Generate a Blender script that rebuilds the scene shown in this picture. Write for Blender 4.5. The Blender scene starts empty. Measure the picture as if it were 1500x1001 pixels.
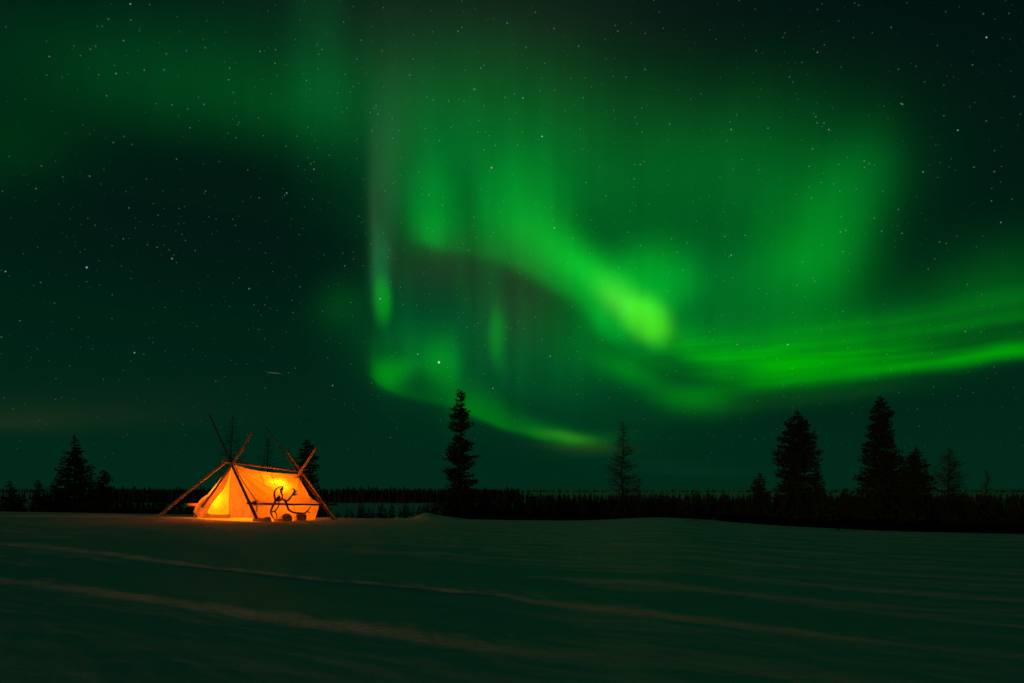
import bpy, bmesh, math, random
import numpy as np
from mathutils import Vector, Matrix

# ------------------------------------------------------------------ constants
F = 833.0                 # focal length in photo pixels (1500 px wide = 36 mm, so 20 mm lens)
CX, HY = 750.0, 716.0     # vanishing column and horizon row in photo pixels
CAMZ = 1.15
sc = bpy.context.scene

def P(px, py, D):
    """world point seen at photo pixel (px,py) at depth D"""
    return Vector(((px - CX) / F * D, D, CAMZ - (py - HY) / F * D))

def azel(px, py):
    x, y, z = (px - CX) / F, 1.0, -(py - HY) / F
    return math.degrees(math.atan2(x, y)), math.degrees(math.atan2(z, math.hypot(x, y)))

# ------------------------------------------------------------------ camera
cam = bpy.data.cameras.new("camera")
cam.sensor_width = 36.0
cam.lens = 36.0 * F / 1500.0
cam.shift_y = (HY - 500.5) / 1500.0
cam.clip_start = 0.05
cam.clip_end = 20000
camo = bpy.data.objects.new("camera", cam)
sc.collection.objects.link(camo)
camo.location = (0, 0, CAMZ)
camo.rotation_euler = (math.radians(90), 0, 0)
sc.camera = camo
sc.view_settings.view_transform = 'Standard'
sc.view_settings.look = 'None'
sc.view_settings.exposure = 0
sc.view_settings.gamma = 1
sc.cycles.max_bounces = 6
sc.cycles.diffuse_bounces = 4
sc.cycles.transmission_bounces = 6
sc.cycles.use_denoising = True
sc.cycles.sample_clamp_indirect = 4.0

# added low sun lamp: stands in for an unseen warm light behind the viewer
sun = bpy.data.lights.new("warm_fill", 'SUN')
sun.energy = 0.23; sun.angle = math.radians(0.6); sun.color = (1.0, 0.60, 0.19)
suno = bpy.data.objects.new("warm_fill", sun)
sc.collection.objects.link(suno)
FILL_EL, FILL_AZ = math.radians(1.7), math.radians(210)      # azimuth clockwise from the view direction
fill_dir = Vector((math.sin(FILL_AZ) * math.cos(FILL_EL), math.cos(FILL_AZ) * math.cos(FILL_EL), math.sin(FILL_EL)))
suno.location = fill_dir * 50
suno.rotation_euler = fill_dir.to_track_quat('Z', 'Y').to_euler()

# ------------------------------------------------------------------ world: night sky with aurora
W = bpy.data.worlds.new("World")
sc.world = W
W.use_nodes = True
nt = W.node_tree
for n in list(nt.nodes):
    nt.nodes.remove(n)
N, Lk = nt.nodes.new, nt.links.new

def math_node(op, a, b=None, c=None, clamp=False):
    n = N('ShaderNodeMath'); n.operation = op; n.use_clamp = clamp
    for i, v in enumerate((a, b, c)):
        if v is None: continue
        if isinstance(v, (int, float)): n.inputs[i].default_value = v
        else: Lk(v, n.inputs[i])
    return n.outputs[0]

def vec_node(op, a, b=None, c=None, out=0):
    n = N('ShaderNodeVectorMath'); n.operation = op
    for i, v in enumerate((a, b, c)):
        if v is None: continue
        if isinstance(v, (tuple, list)): n.inputs[i].default_value = v
        else: Lk(v, n.inputs[i])
    return n.outputs[out]

tc = N('ShaderNodeTexCoord')
DIR = vec_node('NORMALIZE', tc.outputs['Generated'])
sep = N('ShaderNodeSeparateXYZ'); Lk(DIR, sep.inputs[0])
az = math_node('MULTIPLY', math_node('ARCTAN2', sep.outputs[0], sep.outputs[1]), 180 / math.pi)
el = math_node('MULTIPLY', math_node('ARCSINE', sep.outputs[2]), 180 / math.pi)
comb = N('ShaderNodeCombineXYZ'); Lk(az, comb.inputs[0]); Lk(el, comb.inputs[1])
AE0 = comb.outputs[0]
# slow turbulence of the curtains, in degrees of sky
nz = N('ShaderNodeTexNoise'); nz.inputs['Scale'].default_value = 0.13; nz.inputs['Detail'].default_value = 3.0
Lk(AE0, nz.inputs['Vector'])
wv = vec_node('SUBTRACT', nz.outputs['Color'], (0.5, 0.5, 0.5))
AE = vec_node('MULTIPLY_ADD', wv, (1.0, 1.0, 0.0), AE0)
sepw = N('ShaderNodeSeparateXYZ'); Lk(AE, sepw.inputs[0])
wa, we = sepw.outputs[0], sepw.outputs[1]

GREEN = (0.002, 1.0, 0.028)
LIME = (0.10, 1.0, 0.0)
TEAL = (0.0, 1.0, 0.22)
VEIL = (0.0, 1.0, 0.085)
PURE = (0.0, 1.0, -0.022)
FOLD = (0.0, 1.0, 0.045)
GREY = (0.30, 1.0, 0.42)

def blob(acc, px, py, sx, sy, ang, amp, col, pw=1.0, vec=None):
    """one soft patch of light: elliptical Gaussian in azimuth / elevation"""
    a = math.radians(ang)
    c0 = np.array(azel(px, py))
    e1 = np.array(azel(px + math.cos(a) * 4, py - math.sin(a) * 4)) - c0
    e2 = np.array(azel(px - math.sin(a) * 4, py - math.cos(a) * 4)) - c0
    J = np.stack([e1 * sx / 4, e2 * sy / 4], 1)
    U, S, _ = np.linalg.svd(J)
    if np.linalg.det(U) < 0: U[:, 1] *= -1
    m = N('ShaderNodeMapping'); m.vector_type = 'TEXTURE'
    m.inputs['Location'].default_value = (c0[0], c0[1], 0)
    m.inputs['Rotation'].default_value = (0, 0, math.atan2(U[1, 0], U[0, 0]))
    m.inputs['Scale'].default_value = (S[0], S[1], 1)
    Lk(vec if vec is not None else AE, m.inputs['Vector'])
    d = N('ShaderNodeVectorMath'); d.operation = 'DOT_PRODUCT'
    Lk(m.outputs[0], d.inputs[0]); Lk(m.outputs[0], d.inputs[1])
    r = d.outputs['Value']
    if pw != 1.0: r = math_node('POWER', r, pw)
    g = math_node('POWER', math.exp(-0.5), r)
    return vec_node('MULTIPLY_ADD', g, tuple(amp * k for k in col), acc)

def fcurve(x, pts):
    n = N('ShaderNodeFloatCurve')
    cm = n.mapping; cm.use_clip = True; cm.extend = 'HORIZONTAL'
    c = cm.curves[0]
    pts = sorted(pts)
    c.points[0].location = pts[0]; c.points[1].location = pts[-1]
    for p in pts[1:-1]: c.points.new(*p)
    for p in c.points: p.handle_type = 'AUTO_CLAMPED'
    cm.update()
    Lk(x, n.inputs['Value'])
    return n.outputs[0]

T01 = math_node('DIVIDE', math_node('ADD', wa, 60.0), 120.0, clamp=True)

def ribbon(acc, rows, col, amp=1.0):
    """a curtain seen edge on: rows of (px, py, strength, fade below, fade above) in photo pixels"""
    cs, am, lo, up = [], [], [], []
    for px, py, s, wl, wu in rows:
        a, e = azel(px, py)
        t = (a + 60) / 120
        cs.append((t, (e + 5) / 55))
        am.append((t, min(1, s * 2.5)))
        lo.append((t, (e - azel(px, py + wl)[1]) / 15))
        up.append((t, (azel(px, py - wu)[1] - e) / 15))
    d = math_node('SUBTRACT', we, math_node('SUBTRACT', math_node('MULTIPLY', fcurve(T01, cs), 55.0), 5.0))
    gt = math_node('GREATER_THAN', d, 0.0)
    wl, wu = fcurve(T01, lo), fcurve(T01, up)
    w = math_node('MULTIPLY', math_node('ADD', wl, math_node('MULTIPLY', gt, math_node('SUBTRACT', wu, wl))), 15.0)
    q = math_node('DIVIDE', d, w)
    g = math_node('POWER', math.exp(-0.5), math_node('MULTIPLY', q, q))
    g = math_node('MULTIPLY', g, math_node('MAXIMUM', math_node('MULTIPLY_ADD', fcurve(T01, am), 0.4, -0.0036), 0.0))
    return vec_node('MULTIPLY_ADD', g, tuple(amp * k for k in col), acc)

LAYERS = []      # light layers of the sky, added up at the end
blobs = [
  (400, 140, 170, 50, -4, 0.0438, VEIL),
  (475, 170, 50, 70, 0, 0.0128, VEIL),
  (130, 120, 160, 65, 8, 0.0063, VEIL),
  (0, 215, 90, 50, 0, 0.0129, GREEN),
  (240, 60, 240, 60, 0, 0.0106, TEAL),
  (465, 90, 30, 90, 0, 0.0242, TEAL),
  (600, 190, 75, 100, 0, 0.0221, TEAL),
  (700, 210, 90, 80, 0, 0.0839, VEIL),
  (820, 220, 90, 80, 0, 0.0450, VEIL),
  (980, 250, 130, 75, 0, 0.0522, VEIL),
  (1120, 250, 110, 70, 0, 0.0540, VEIL),
  (870, 110, 200, 60, -8, 0.0006, GREY),
  (1030, 430, 90, 60, 0, 0.1212, VEIL),
  (900, 320, 90, 60, -30, 0.0398, VEIL),
  (660, 470, 80, 70, 0, 0.0358, TEAL),
  (860, 500, 80, 60, 0, 0.0094, VEIL),
  (800, 560, 130, 50, -10, 0.0256, TEAL),
  (530, 220, 30, 80, 0, 0.0017, TEAL),
  (622, 270, 34, 60, 0, 0.0683, VEIL),
  (632, 300, 26, 45, -4, 0.09, FOLD, 1.3), (640, 330, 26, 22, 0, 0.05, GREEN), (652, 300, 10, 50, 0, 0.02, FOLD),
  (735, 280, 40, 45, -20, 0.0417, VEIL),
  (768, 308, 42, 46, -28, 0.15, FOLD), (712, 320, 10, 45, 0, 0.03, FOLD), (800, 345, 38, 30, -38, 0.07, FOLD),
  (820, 375, 50, 30, -38, 0.0143, GREEN),
  (862, 394, 58, 22, -34, 0.36, GREEN), (850, 490, 60, 44, -20, 0.045, FOLD), (880, 470, 34, 26, -30, 0.06, GREEN), (790, 540, 70, 40, -10, 0.012, VEIL),
  (946, 466, 32, 25, -42, 0.38, (0.09, 1, 0.0), 1.8), (905, 436, 16, 12, -30, 0.08, (0.3, 1, 0.1)), (968, 452, 14, 26, 0, 0.06, GREEN), (985, 490, 30, 16, 0, 0.04, GREEN),
  (1130, 485, 90, 22, 4, 0.0543, GREEN),
  (1250, 505, 110, 16, 8, 0.0246, PURE),
  (1170, 520, 120, 22, 4, 0.0398, PURE),
  (922, 446, 46, 19, -38, 0.14, (0.22, 1, 0.04), 1.3), (958, 478, 20, 18, -30, 0.05, (0.2, 1, 0.0), 1.4),
  (895, 476, 26, 20, -30, 0.08, GREEN, 1.6),
  (950, 410, 50, 40, 0, 0.2316, GREEN, 1.4),
  (1190, 345, 66, 74, 22, 0.085, GREEN, 1.3),
  (1226, 320, 84, 42, 62, 0.070, FOLD, 1.4), (1270, 255, 40, 50, 20, 0.03, VEIL), (1160, 370, 60, 50, 0, 0.03, GREEN),
  (1165, 415, 66, 46, 20, 0.075, GREEN, 1.3),
  (1140, 450, 70, 30, 0, 0.0041, GREEN),
  (1430, 410, 110, 45, 12, 0.0160, GREEN),
  (1290, 460, 120, 28, 6, 0.0407, GREEN),
  (1480, 430, 70, 45, 8, 0.038, GREEN),
  (560, 440, 11, 26, 0, 0.19, PURE, 1.5), (762, 425, 42, 60, -8, 0.010, (1, 0.55, 0.45)), (650, 385, 50, 26, 0, 0.005, (1, 0.5, 0.4)),
  (557, 390, 12, 45, 0, 0.0755, TEAL, 1.3),
  (563, 300, 16, 90, 0, 0.028, GREY, 1.3), (578, 180, 26, 90, 0, 0.010, (0.5, 1, 0.5)), (549, 330, 5, 80, 0, 0.008, (0.8, 1, 0.6)),
  (726, 492, 8, 28, 0, 0.11, PURE, 1.2), (722, 440, 9, 60, 0, 0.03, VEIL), (738, 500, 6, 40, 0, 0.04, VEIL), (703, 470, 6, 55, 0, 0.020, VEIL), (765, 500, 8, 60, 0, 0.022, VEIL),
  (790, 470, 7, 50, 0, 0.016, VEIL), (815, 500, 9, 60, 0, 0.016, VEIL), (680, 430, 9, 60, 4, 0.016, VEIL), (600, 450, 8, 60, 0, 0.012, VEIL), (585, 480, 7, 60, 0, 0.018, VEIL), (845, 520, 9, 50, 0, 0.014, VEIL),
  (500, 448, 26, 24, 0, 0.0274, GREEN),
  (650, 390, 60, 35, 0, 0.0042, (1, 0.6, 0.5)),
  (690, 400, 20, 50, 10, 0.0031, VEIL),
  (575, 547, 18, 17, 18, 0.12, PURE, 1.3), (594, 540, 24, 13, 10, 0.05, PURE), (566, 515, 8, 36, 0, 0.03, GREEN), (600, 518, 8, 22, 0, 0.02, GREEN),
  (646, 537, 20, 28, 0, 0.10, PURE, 1.3), (632, 525, 26, 26, 0, 0.05, GREEN), (662, 545, 10, 40, 0, 0.04, GREEN),
  (612, 508, 48, 26, 0, 0.030, GREEN), (600, 470, 40, 50, 0, 0.010, TEAL),
  (672, 575, 20, 24, -50, 0.02, PURE),
  (832, 640, 30, 5, -8, 0.10, (0.16, 1, 0.0)), (800, 632, 40, 9, -14, 0.04, PURE), (880, 641, 36, 6, 0, 0.02, PURE),
  (850, 655, 40, 4, -2, 0.0146, (0.6, 1, 0.0)),
  (870, 664, 45, 4, 0, 0.0081, (0.3, 1, 0.1)),
  (1012, 583, 36, 14, -6, 0.1297, PURE),
  (920, 542, 40, 15, -18, 0.1249, PURE),
  (1150, 588, 110, 10, 7, 0.016, (0.12, 1, 0.02)), (1260, 572, 80, 10, 6, 0.014, PURE),
  (1100, 568, 60, 12, 8, 0.0487, PURE),
  (720, 40, 190, 70, 0, 0.0053, (1.0, 1.0, 0.7)),
  (850, 170, 240, 60, 0, 0.0019, (1, 0.6, 0.5)),
  (30, 610, 190, 16, 0, 0.0050, (1.0, 0.75, 0.25)),
  (150, 585, 200, 24, 3, 0.0009, (1, 0.4, 0.3)),
  (10, 622, 60, 6, 0, 0.0032, (1, 0.8, 0.2)),
  (1010, 690, 70, 5, 0, 0.0049, (0.2, 1, 0.3)),
  (960, 678, 60, 4, 0, 0.0032, (0.3, 1, 0.3)),
]
for k in range(0, len(blobs), 14):
    acc = (0.0, 0.0, 0.0)
    for b in blobs[k:k + 14]:
        acc = blob(acc, *b)
    LAYERS.append(acc)

ribbons = [
  ([(940, 500, 0.000, 12, 24), (990, 513, 0.135, 12, 24), (1055, 524, 0.221, 12, 20), (1120, 521, 0.196, 13, 20), (1175, 508, 0.135, 18, 22), (1265, 494, 0.092, 18, 20), (1400, 478, 0.067, 10, 18), (1500, 464, 0.061, 8, 20), (1700, 440, 0.031, 14, 30)], PURE),
  ([(1000, 560, 0.000, 18, 20), (1080, 558, 0.069, 12, 20), (1130, 556, 0.174, 10, 20), (1220, 550, 0.217, 9, 22), (1313, 539, 0.208, 8, 16), (1407, 528, 0.226, 8, 12), (1500, 514, 0.261, 8, 11), (1700, 495, 0.191, 9, 16)], PURE),
  ([(520, 540, 0.0, 4, 30), (540, 546, .01, 4, 30), (556, 560, .08, 4, 26), (575, 571, .075, 4, 15), (600, 579, .045, 5, 12), (640, 588, .04, 5, 14), (672, 597, .07, 5, 24), (700, 609, .12, 5, 26), (760, 630, .07, 4, 16), (810, 643, .06, 4, 12), (860, 648, .03, 4, 12), (920, 652, 0.0, 6, 12)], PURE),
  ([(595, 340, 0.0, 9, 30), (612, 344, .05, 8, 26), (634, 352, .10, 8, 28), (655, 356, .06, 9, 30), (690, 360, .05, 10, 40), (720, 364, .07, 12, 50), (760, 380, .10, 13, 42), (800, 402, .13, 14, 36), (850, 432, .15, 15, 34), (880, 458, .13, 18, 30), (915, 488, .10, 18, 24), (950, 504, .09, 14, 18), (985, 500, 0.0, 10, 16)], FOLD),
  ([(1080, 540, 0.0, 5, 6), (1180, 528, .05, 5, 7), (1300, 512, .05, 5, 8), (1400, 502, .035, 5, 8), (1500, 490, .03, 4, 7), (1700, 465, .02, 6, 8)], PURE),
  ([(1000, 545, 0.0, 5, 6), (1090, 548, .06, 5, 7), (1160, 540, .07, 5, 8), (1280, 525, .05, 5, 8), (1400, 512, .0, 5, 8)], PURE),
  ([(1150, 492, 0.0, 8, 8), (1250, 476, .03, 6, 9), (1350, 458, .03, 6, 10), (1500, 432, .035, 6, 12), (1700, 400, .02, 8, 12)], PURE),
  ([(900, 500, 0.0, 6, 8), (960, 530, .03, 5, 8), (1010, 548, .04, 6, 8), (1070, 556, .04, 6, 8), (1130, 560, 0.0, 6, 8)], PURE),
]
ms = N('ShaderNodeMapping'); ms.inputs['Rotation'].default_value = (0, 0, math.radians(-9)); ms.inputs['Scale'].default_value = (0.07, 1.5, 1); Lk(AE, ms.inputs['Vector'])
ns = N('ShaderNodeTexNoise'); ns.inputs['Scale'].default_value = 1.0; ns.inputs['Detail'].default_value = 3.0; Lk(ms.outputs[0], ns.inputs['Vector'])
streak = math_node('MULTIPLY_ADD', ns.outputs[0], 1.3, 0.38)
for q, (rows, col) in enumerate(ribbons):
    l = ribbon((0.0, 0.0, 0.0), rows, col)
    LAYERS.append(vec_node('MULTIPLY', l, streak) if q in (0, 1, 4, 5, 6, 7) else l)

# fine vertical rays and slow brightness changes
mp = N('ShaderNodeMapping'); mp.inputs['Scale'].default_value = (0.6, 0.05, 1); Lk(AE0, mp.inputs['Vector'])
nr = N('ShaderNodeTexNoise'); nr.inputs['Scale'].default_value = 1.0; nr.inputs['Detail'].default_value = 3.0; nr.inputs['Roughness'].default_value = 0.5
Lk(mp.outputs[0], nr.inputs['Vector'])
n2 = N('ShaderNodeTexNoise'); n2.inputs['Scale'].default_value = 0.16; n2.inputs['Detail'].default_value = 2.0
Lk(AE0, n2.inputs['Vector'])
mod = math_node('ADD', math_node('MULTIPLY', nr.outputs[0], 0.28), math_node('MULTIPLY', n2.outputs[0], 0.30))
mod = math_node('ADD', mod, 0.71)
LAYERS = [vec_node('MULTIPLY', l, mod) for l in LAYERS]

# air glow of the night sky itself
elp = math_node('MAXIMUM', el, 0.0)
hz = math_node('POWER', math.exp(-0.5), math_node('POWER', math_node('DIVIDE', elp, 12.5), 2.0))
SKY = vec_node('MULTIPLY_ADD', hz, (0.0, 0.0150, 0.0042), (0.0003, 0.0062, 0.0052))
back = math_node('MAXIMUM', math_node('MULTIPLY', sep.outputs[1], -1.0), 0.0)  # unseen sky behind and overhead gets added glow to tint the snow
up = math_node('MAXIMUM', math_node('SUBTRACT', sep.outputs[2], 0.66), 0.0)
SKY = vec_node('MULTIPLY_ADD', back, (0.0022, 0.0065, 0.0078), SKY)
SKY = vec_node('MULTIPLY_ADD', up, (0.006, 0.012, 0.016), SKY)
LAYERS.append(SKY)

# stars: many faint ones scattered over the whole sky
def starfield(scale, radius, bright, keep, seed):
    v = N('ShaderNodeTexVoronoi'); v.feature = 'F1'; v.inputs['Scale'].default_value = scale
    m = N('ShaderNodeMapping'); m.inputs['Rotation'].default_value = (seed, seed * 2.3, 0.7)
    Lk(DIR, m.inputs['Vector']); Lk(m.outputs[0], v.inputs['Vector'])
    s = N('ShaderNodeSeparateColor'); Lk(v.outputs['Color'], s.inputs[0])
    q = math_node('DIVIDE', v.outputs['Distance'], radius)
    g = math_node('POWER', math.exp(-1.0), math_node('MULTIPLY', q, q))
    r = math_node('DIVIDE', math_node('MAXIMUM', math_node('SUBTRACT', s.outputs[0], keep), 0.0), 1 - keep)
    g = math_node('MULTIPLY', g, math_node('POWER', r, 3.0))
    cc = N('ShaderNodeMix'); cc.data_type = 'RGBA'; Lk(s.outputs[1], cc.inputs[0])
    cc.inputs[6].default_value = (0.55, 0.8, 1.0, 1); cc.inputs[7].default_value = (1.0, 0.9, 0.6, 1)
    g3 = vec_node('MULTIPLY', cc.outputs[2], (bright, bright, bright))
    return vec_node('MULTIPLY', g3, g)
fade = math_node('MULTIPLY_ADD', elp, 0.045, 0.12, clamp=True)
LAYERS.append(vec_node('MULTIPLY', starfield(75, 0.028, 0.38, 0.62, 0.4), fade))
LAYERS.append(vec_node('MULTIPLY', starfield(150, 0.085, 0.30, 0.2, 1.1), fade))
WHT, BLU, YEL = (0.8, 1, 1), (0.35, 0.55, 1.0), (1, 0.9, 0.6)
stars = [
    (127, 392, 1.5, .75, BLU), (643, 531, 1.6, .75, WHT), (720, 246, 1.2, .45, YEL), (794, 200, 1.1, .45, WHT), (1445, 55, 1.3, .5, WHT),
    (191, 6, 1.2, .4, WHT), (365, 423, 1.2, .35, BLU), (197, 517, 1.2, .3, WHT), (8, 398, 1.2, .3, YEL), (252, 379, 1.3, .25, YEL),
    (29, 470, 1.0, .25, BLU), (170, 108, 1.0, .3, WHT), (275, 160, 1.0, .2, BLU), (1403, 191, 1.1, .4, WHT), (1352, 252, 1.0, .3, WHT),
    (1466, 326, 1.0, .3, WHT), (557, 438, 1.0, .4, WHT), (812, 334, 1.0, .35, WHT), (1154, 505, 1.0, .35, WHT), (1071, 374, 1.0, .3, WHT),
    (945, 102, 1.0, .3, BLU), (766, 144, 1.0, .3, WHT), (695, 131, 1.0, .3, YEL), (1125, 188, 1.0, .3, BLU), (1071, 190, 1.0, .25, WHT),
    (420, 283, 1.0, .3, WHT), (460, 248, 1.0, .25, WHT), (1214, 190, 1.0, .3, WHT), (1322, 153, 1.0, .25, WHT), (1320, 152, 1.0, .25, WHT),
    (806, 522, 1.0, .22, WHT), (722, 569, 1.0, .2, YEL), (487, 565, 1.0, .25, WHT), (572, 641, .9, .1, WHT), (1414, 486, 1.0, .2, WHT),
    (1231, 340, 1.0, .2, YEL), (335, 117, 1.0, .2, WHT), (403, 93, .9, .2, YEL), (600, 110, .9, .2, WHT), (743, 34, .9, .2, WHT),
    (981, 182, .9, .2, WHT), (905, 46, .9, .2, YEL), (612, 519, .9, .3, WHT), (1316, 307, .9, .2, WHT), (1080, 505, .9, .18, WHT)]
for k in range(0, len(stars), 15):
    acc = (0.0, 0.0, 0.0)
    for px, py, s, amp, col in stars[k:k + 15]:
        acc = blob(acc, px, py, s * 0.48, s * 0.48, 0, amp * 1.5, col, 1.0, AE0)
    LAYERS.append(acc)
# a satellite glint in the sky
LAYERS.append(blob((0.0, 0.0, 0.0), 401, 546.5, 9, 0.7, -6, 0.05, (1, 0.9, 0.6), 2.0, AE0))

total = None
for l in LAYERS:
    bg = N('ShaderNodeBackground'); Lk(l, bg.inputs['Color']); bg.inputs['Strength'].default_value = 1.0
    if total is None: total = bg.outputs[0]
    else:
        ad = N('ShaderNodeAddShader'); Lk(total, ad.inputs[0]); Lk(bg.outputs[0], ad.inputs[1]); total = ad.outputs[0]
wo = N('ShaderNodeOutputWorld'); Lk(total, wo.inputs['Surface'])
W.cycles.sampling_method = 'MANUAL'
W.cycles.sample_map_resolution = 512

# ------------------------------------------------------------------ helpers
def hash2(ix, iy, seed):
    h = (ix.astype(np.int64) * 374761393 + iy.astype(np.int64) * 668265263 + seed * 1442695041) & 0xffffffff
    h = ((h ^ (h >> 13)) * 1274126177) & 0xffffffff
    return ((h ^ (h >> 16)) & 0xffff) / 65535.0

def vnoise(x, y, seed=0):
    x0, y0 = np.floor(x), np.floor(y)
    fx, fy = x - x0, y - y0
    fx = fx * fx * (3 - 2 * fx); fy = fy * fy * (3 - 2 * fy)
    a, b = hash2(x0, y0, seed), hash2(x0 + 1, y0, seed)
    c, d = hash2(x0, y0 + 1, seed), hash2(x0 + 1, y0 + 1, seed)
    return (a + (b - a) * fx) * (1 - fy) + (c + (d - c) * fx) * fy - 0.5

def link(o, parent=None):
    sc.collection.objects.link(o)
    if parent: o.parent = parent
    return o

def meshobj(name, verts, faces, mat, parent=None, smooth=False):
    me = bpy.data.meshes.new(name)
    if isinstance(verts, np.ndarray): verts = verts.tolist()
    me.from_pydata(verts, [], faces)
    me.materials.append(mat)
    if smooth: me.shade_smooth()
    me.update()
    return link(bpy.data.objects.new(name, me), parent)

def tag(o, label, cat, group=None, kind=None):
    if label: o['label'] = label
    if cat: o['category'] = cat
    if group: o['group'] = group
    if kind: o['kind'] = kind
    return o

def empty(name, loc):
    o = bpy.data.objects.new(name, None); o.empty_display_size = 0.3
    o.location = loc
    return link(o)

def new_mat(name, col, rough=0.8, noise=0.0, nscale=5.0, bump=0.0, bscale=20.0):
    m = bpy.data.materials.new(name); m.use_nodes = True
    t = m.node_tree; b = t.nodes['Principled BSDF']
    b.inputs['Base Color'].default_value = (*col, 1); b.inputs['Roughness'].default_value = rough
    b.inputs['Specular IOR Level'].default_value = 0.2
    tcn = t.nodes.new('ShaderNodeTexCoord')
    if noise:
        n = t.nodes.new('ShaderNodeTexNoise'); n.inputs['Scale'].default_value = nscale; n.inputs['Detail'].default_value = 4
        t.links.new(tcn.outputs['Object'], n.inputs['Vector'])
        r = t.nodes.new('ShaderNodeMapRange'); r.inputs['From Min'].default_value = 0.3; r.inputs['From Max'].default_value = 0.7
        r.inputs['To Min'].default_value = 1 - noise; r.inputs['To Max'].default_value = 1 + noise
        t.links.new(n.outputs[0], r.inputs[0])
        v = t.nodes.new('ShaderNodeVectorMath'); v.operation = 'SCALE'; v.inputs[0].default_value = col
        t.links.new(r.outputs[0], v.inputs['Scale']); t.links.new(v.outputs[0], b.inputs['Base Color'])
    if bump:
        n = t.nodes.new('ShaderNodeTexNoise'); n.inputs['Scale'].default_value = bscale; n.inputs['Detail'].default_value = 5
        t.links.new(tcn.outputs['Object'], n.inputs['Vector'])
        bp = t.nodes.new('ShaderNodeBump'); bp.inputs['Strength'].default_value = bump; bp.inputs['Distance'].default_value = 0.02
        t.links.new(n.outputs[0], bp.inputs['Height']); t.links.new(bp.outputs[0], b.inputs['Normal'])
    return m

M_needle = new_mat('needles', (0.030, 0.045, 0.028), 0.9, 0.4, 1.5)
M_bark = new_mat('bark', (0.045, 0.035, 0.03), 0.95, 0.3, 6)
M_larch = new_mat('larch_twigs', (0.06, 0.05, 0.04), 0.95)
M_wood = new_mat('peeled_wood', (0.46, 0.27, 0.13), 0.7, 0.2, 2)
M_wood_shaded = new_mat('shaded_wood', (0.13, 0.08, 0.045), 0.8, 0.3, 2)  # darker copy of the pole wood, shade put into its colour
M_antler = new_mat('antler', (0.10, 0.07, 0.045), 0.6, 0.3, 9)
M_sack = new_mat('sack_cloth', (0.28, 0.20, 0.12), 0.9, 0.3, 6, 0.6, 8)
M_rope = new_mat('rope', (0.10, 0.07, 0.04), 0.9)
M_metal = new_mat('lantern_metal', (0.12, 0.12, 0.12), 0.4)

# ------------------------------------------------------------------ ground
EDGE = [  # photo column, depth of the crest, photo row of the crest
 (-500, 25, 749), (0, 25, 749.5), (120, 25, 751.5), (200, 25, 753), (300, 25.5, 754.5), (400, 25.5, 756.5), (490, 25, 759), (560, 24, 760), (660, 23.5, 761),
 (750, 22.5, 763), (850, 22, 764), (905, 21.5, 761), (965, 21, 757.5), (1020, 20.5, 761), (1090, 19.5, 768), (1200, 18, 775), (1300, 17, 780), (1500, 15.5, 785), (2000, 15, 788)]
E = np.array(EDGE, float)
EG = np.arange(-900, 2401, 5.0)                      # smoothed so that the crest has no kinks
KER = np.exp(-0.5 * (np.arange(-16, 17) * 5.0 / 26.0) ** 2); KER /= KER.sum()
def smooth_edge(c):
    v = np.interp(EG, E[:, 0], E[:, c])
    return np.convolve(np.pad(v, 16, mode='edge'), KER, 'valid')
ED, ER = smooth_edge(1), smooth_edge(2)
EU = (EG - CX) / F

TRACKS = [  # (points in photo pixels on the ground with relative height there), height, width of the far slope, width of the near face
 ([(-200, 795, .5), (60, 806, .6), (170, 815, 1), (330, 832, 1), (500, 851, 1.1), (750, 871, .85), (900, 892, .6), (1000, 905, .5), (1250, 930, .4), (1500, 948, .25), (1900, 985, .3)], 0.045, 0.9, 0.17),
 ([(-300, 840, .3), (60, 857, .6), (350, 896, 1), (450, 912, 1.1), (600, 928, .9), (720, 945, .45), (900, 962, .2), (1200, 990, .1)], 0.036, 0.8, 0.18),
 ([(0, 792, .6), (400, 800, .7), (900, 826, 1), (1500, 872, 1), (1900, 900, 1)], 0.008, 1.3, 0.35),
 ([(200, 815, 0), (700, 838, .5), (800, 842, 1), (1100, 868, 1), (1500, 893, .8), (1900, 920, .8)], 0.011, 0.8, 0.16),
 ([(300, 784, 1), (800, 790, 1), (1200, 812, 1), (1500, 833, 1), (1900, 850, 1)], 0.007, 1.6, 0.3),
 ([(700, 806, .5), (1000, 816, 1), (1500, 846, 1), (1900, 870, 1)], 0.008, 1.0, 0.2),
 ([(500, 822, 0), (900, 851, 1), (1300, 890, 1), (1700, 930, 1)], 0.009, 0.6, 0.15),
]
def gxy(px, py):
    D = F * CAMZ / (py - HY)
    return ((px - CX) / F * D, D)
TR = [([gxy(*p[:2]) for p in pts], [p[2] for p in pts], h, wf, wn) for pts, h, wf, wn in TRACKS]

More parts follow.
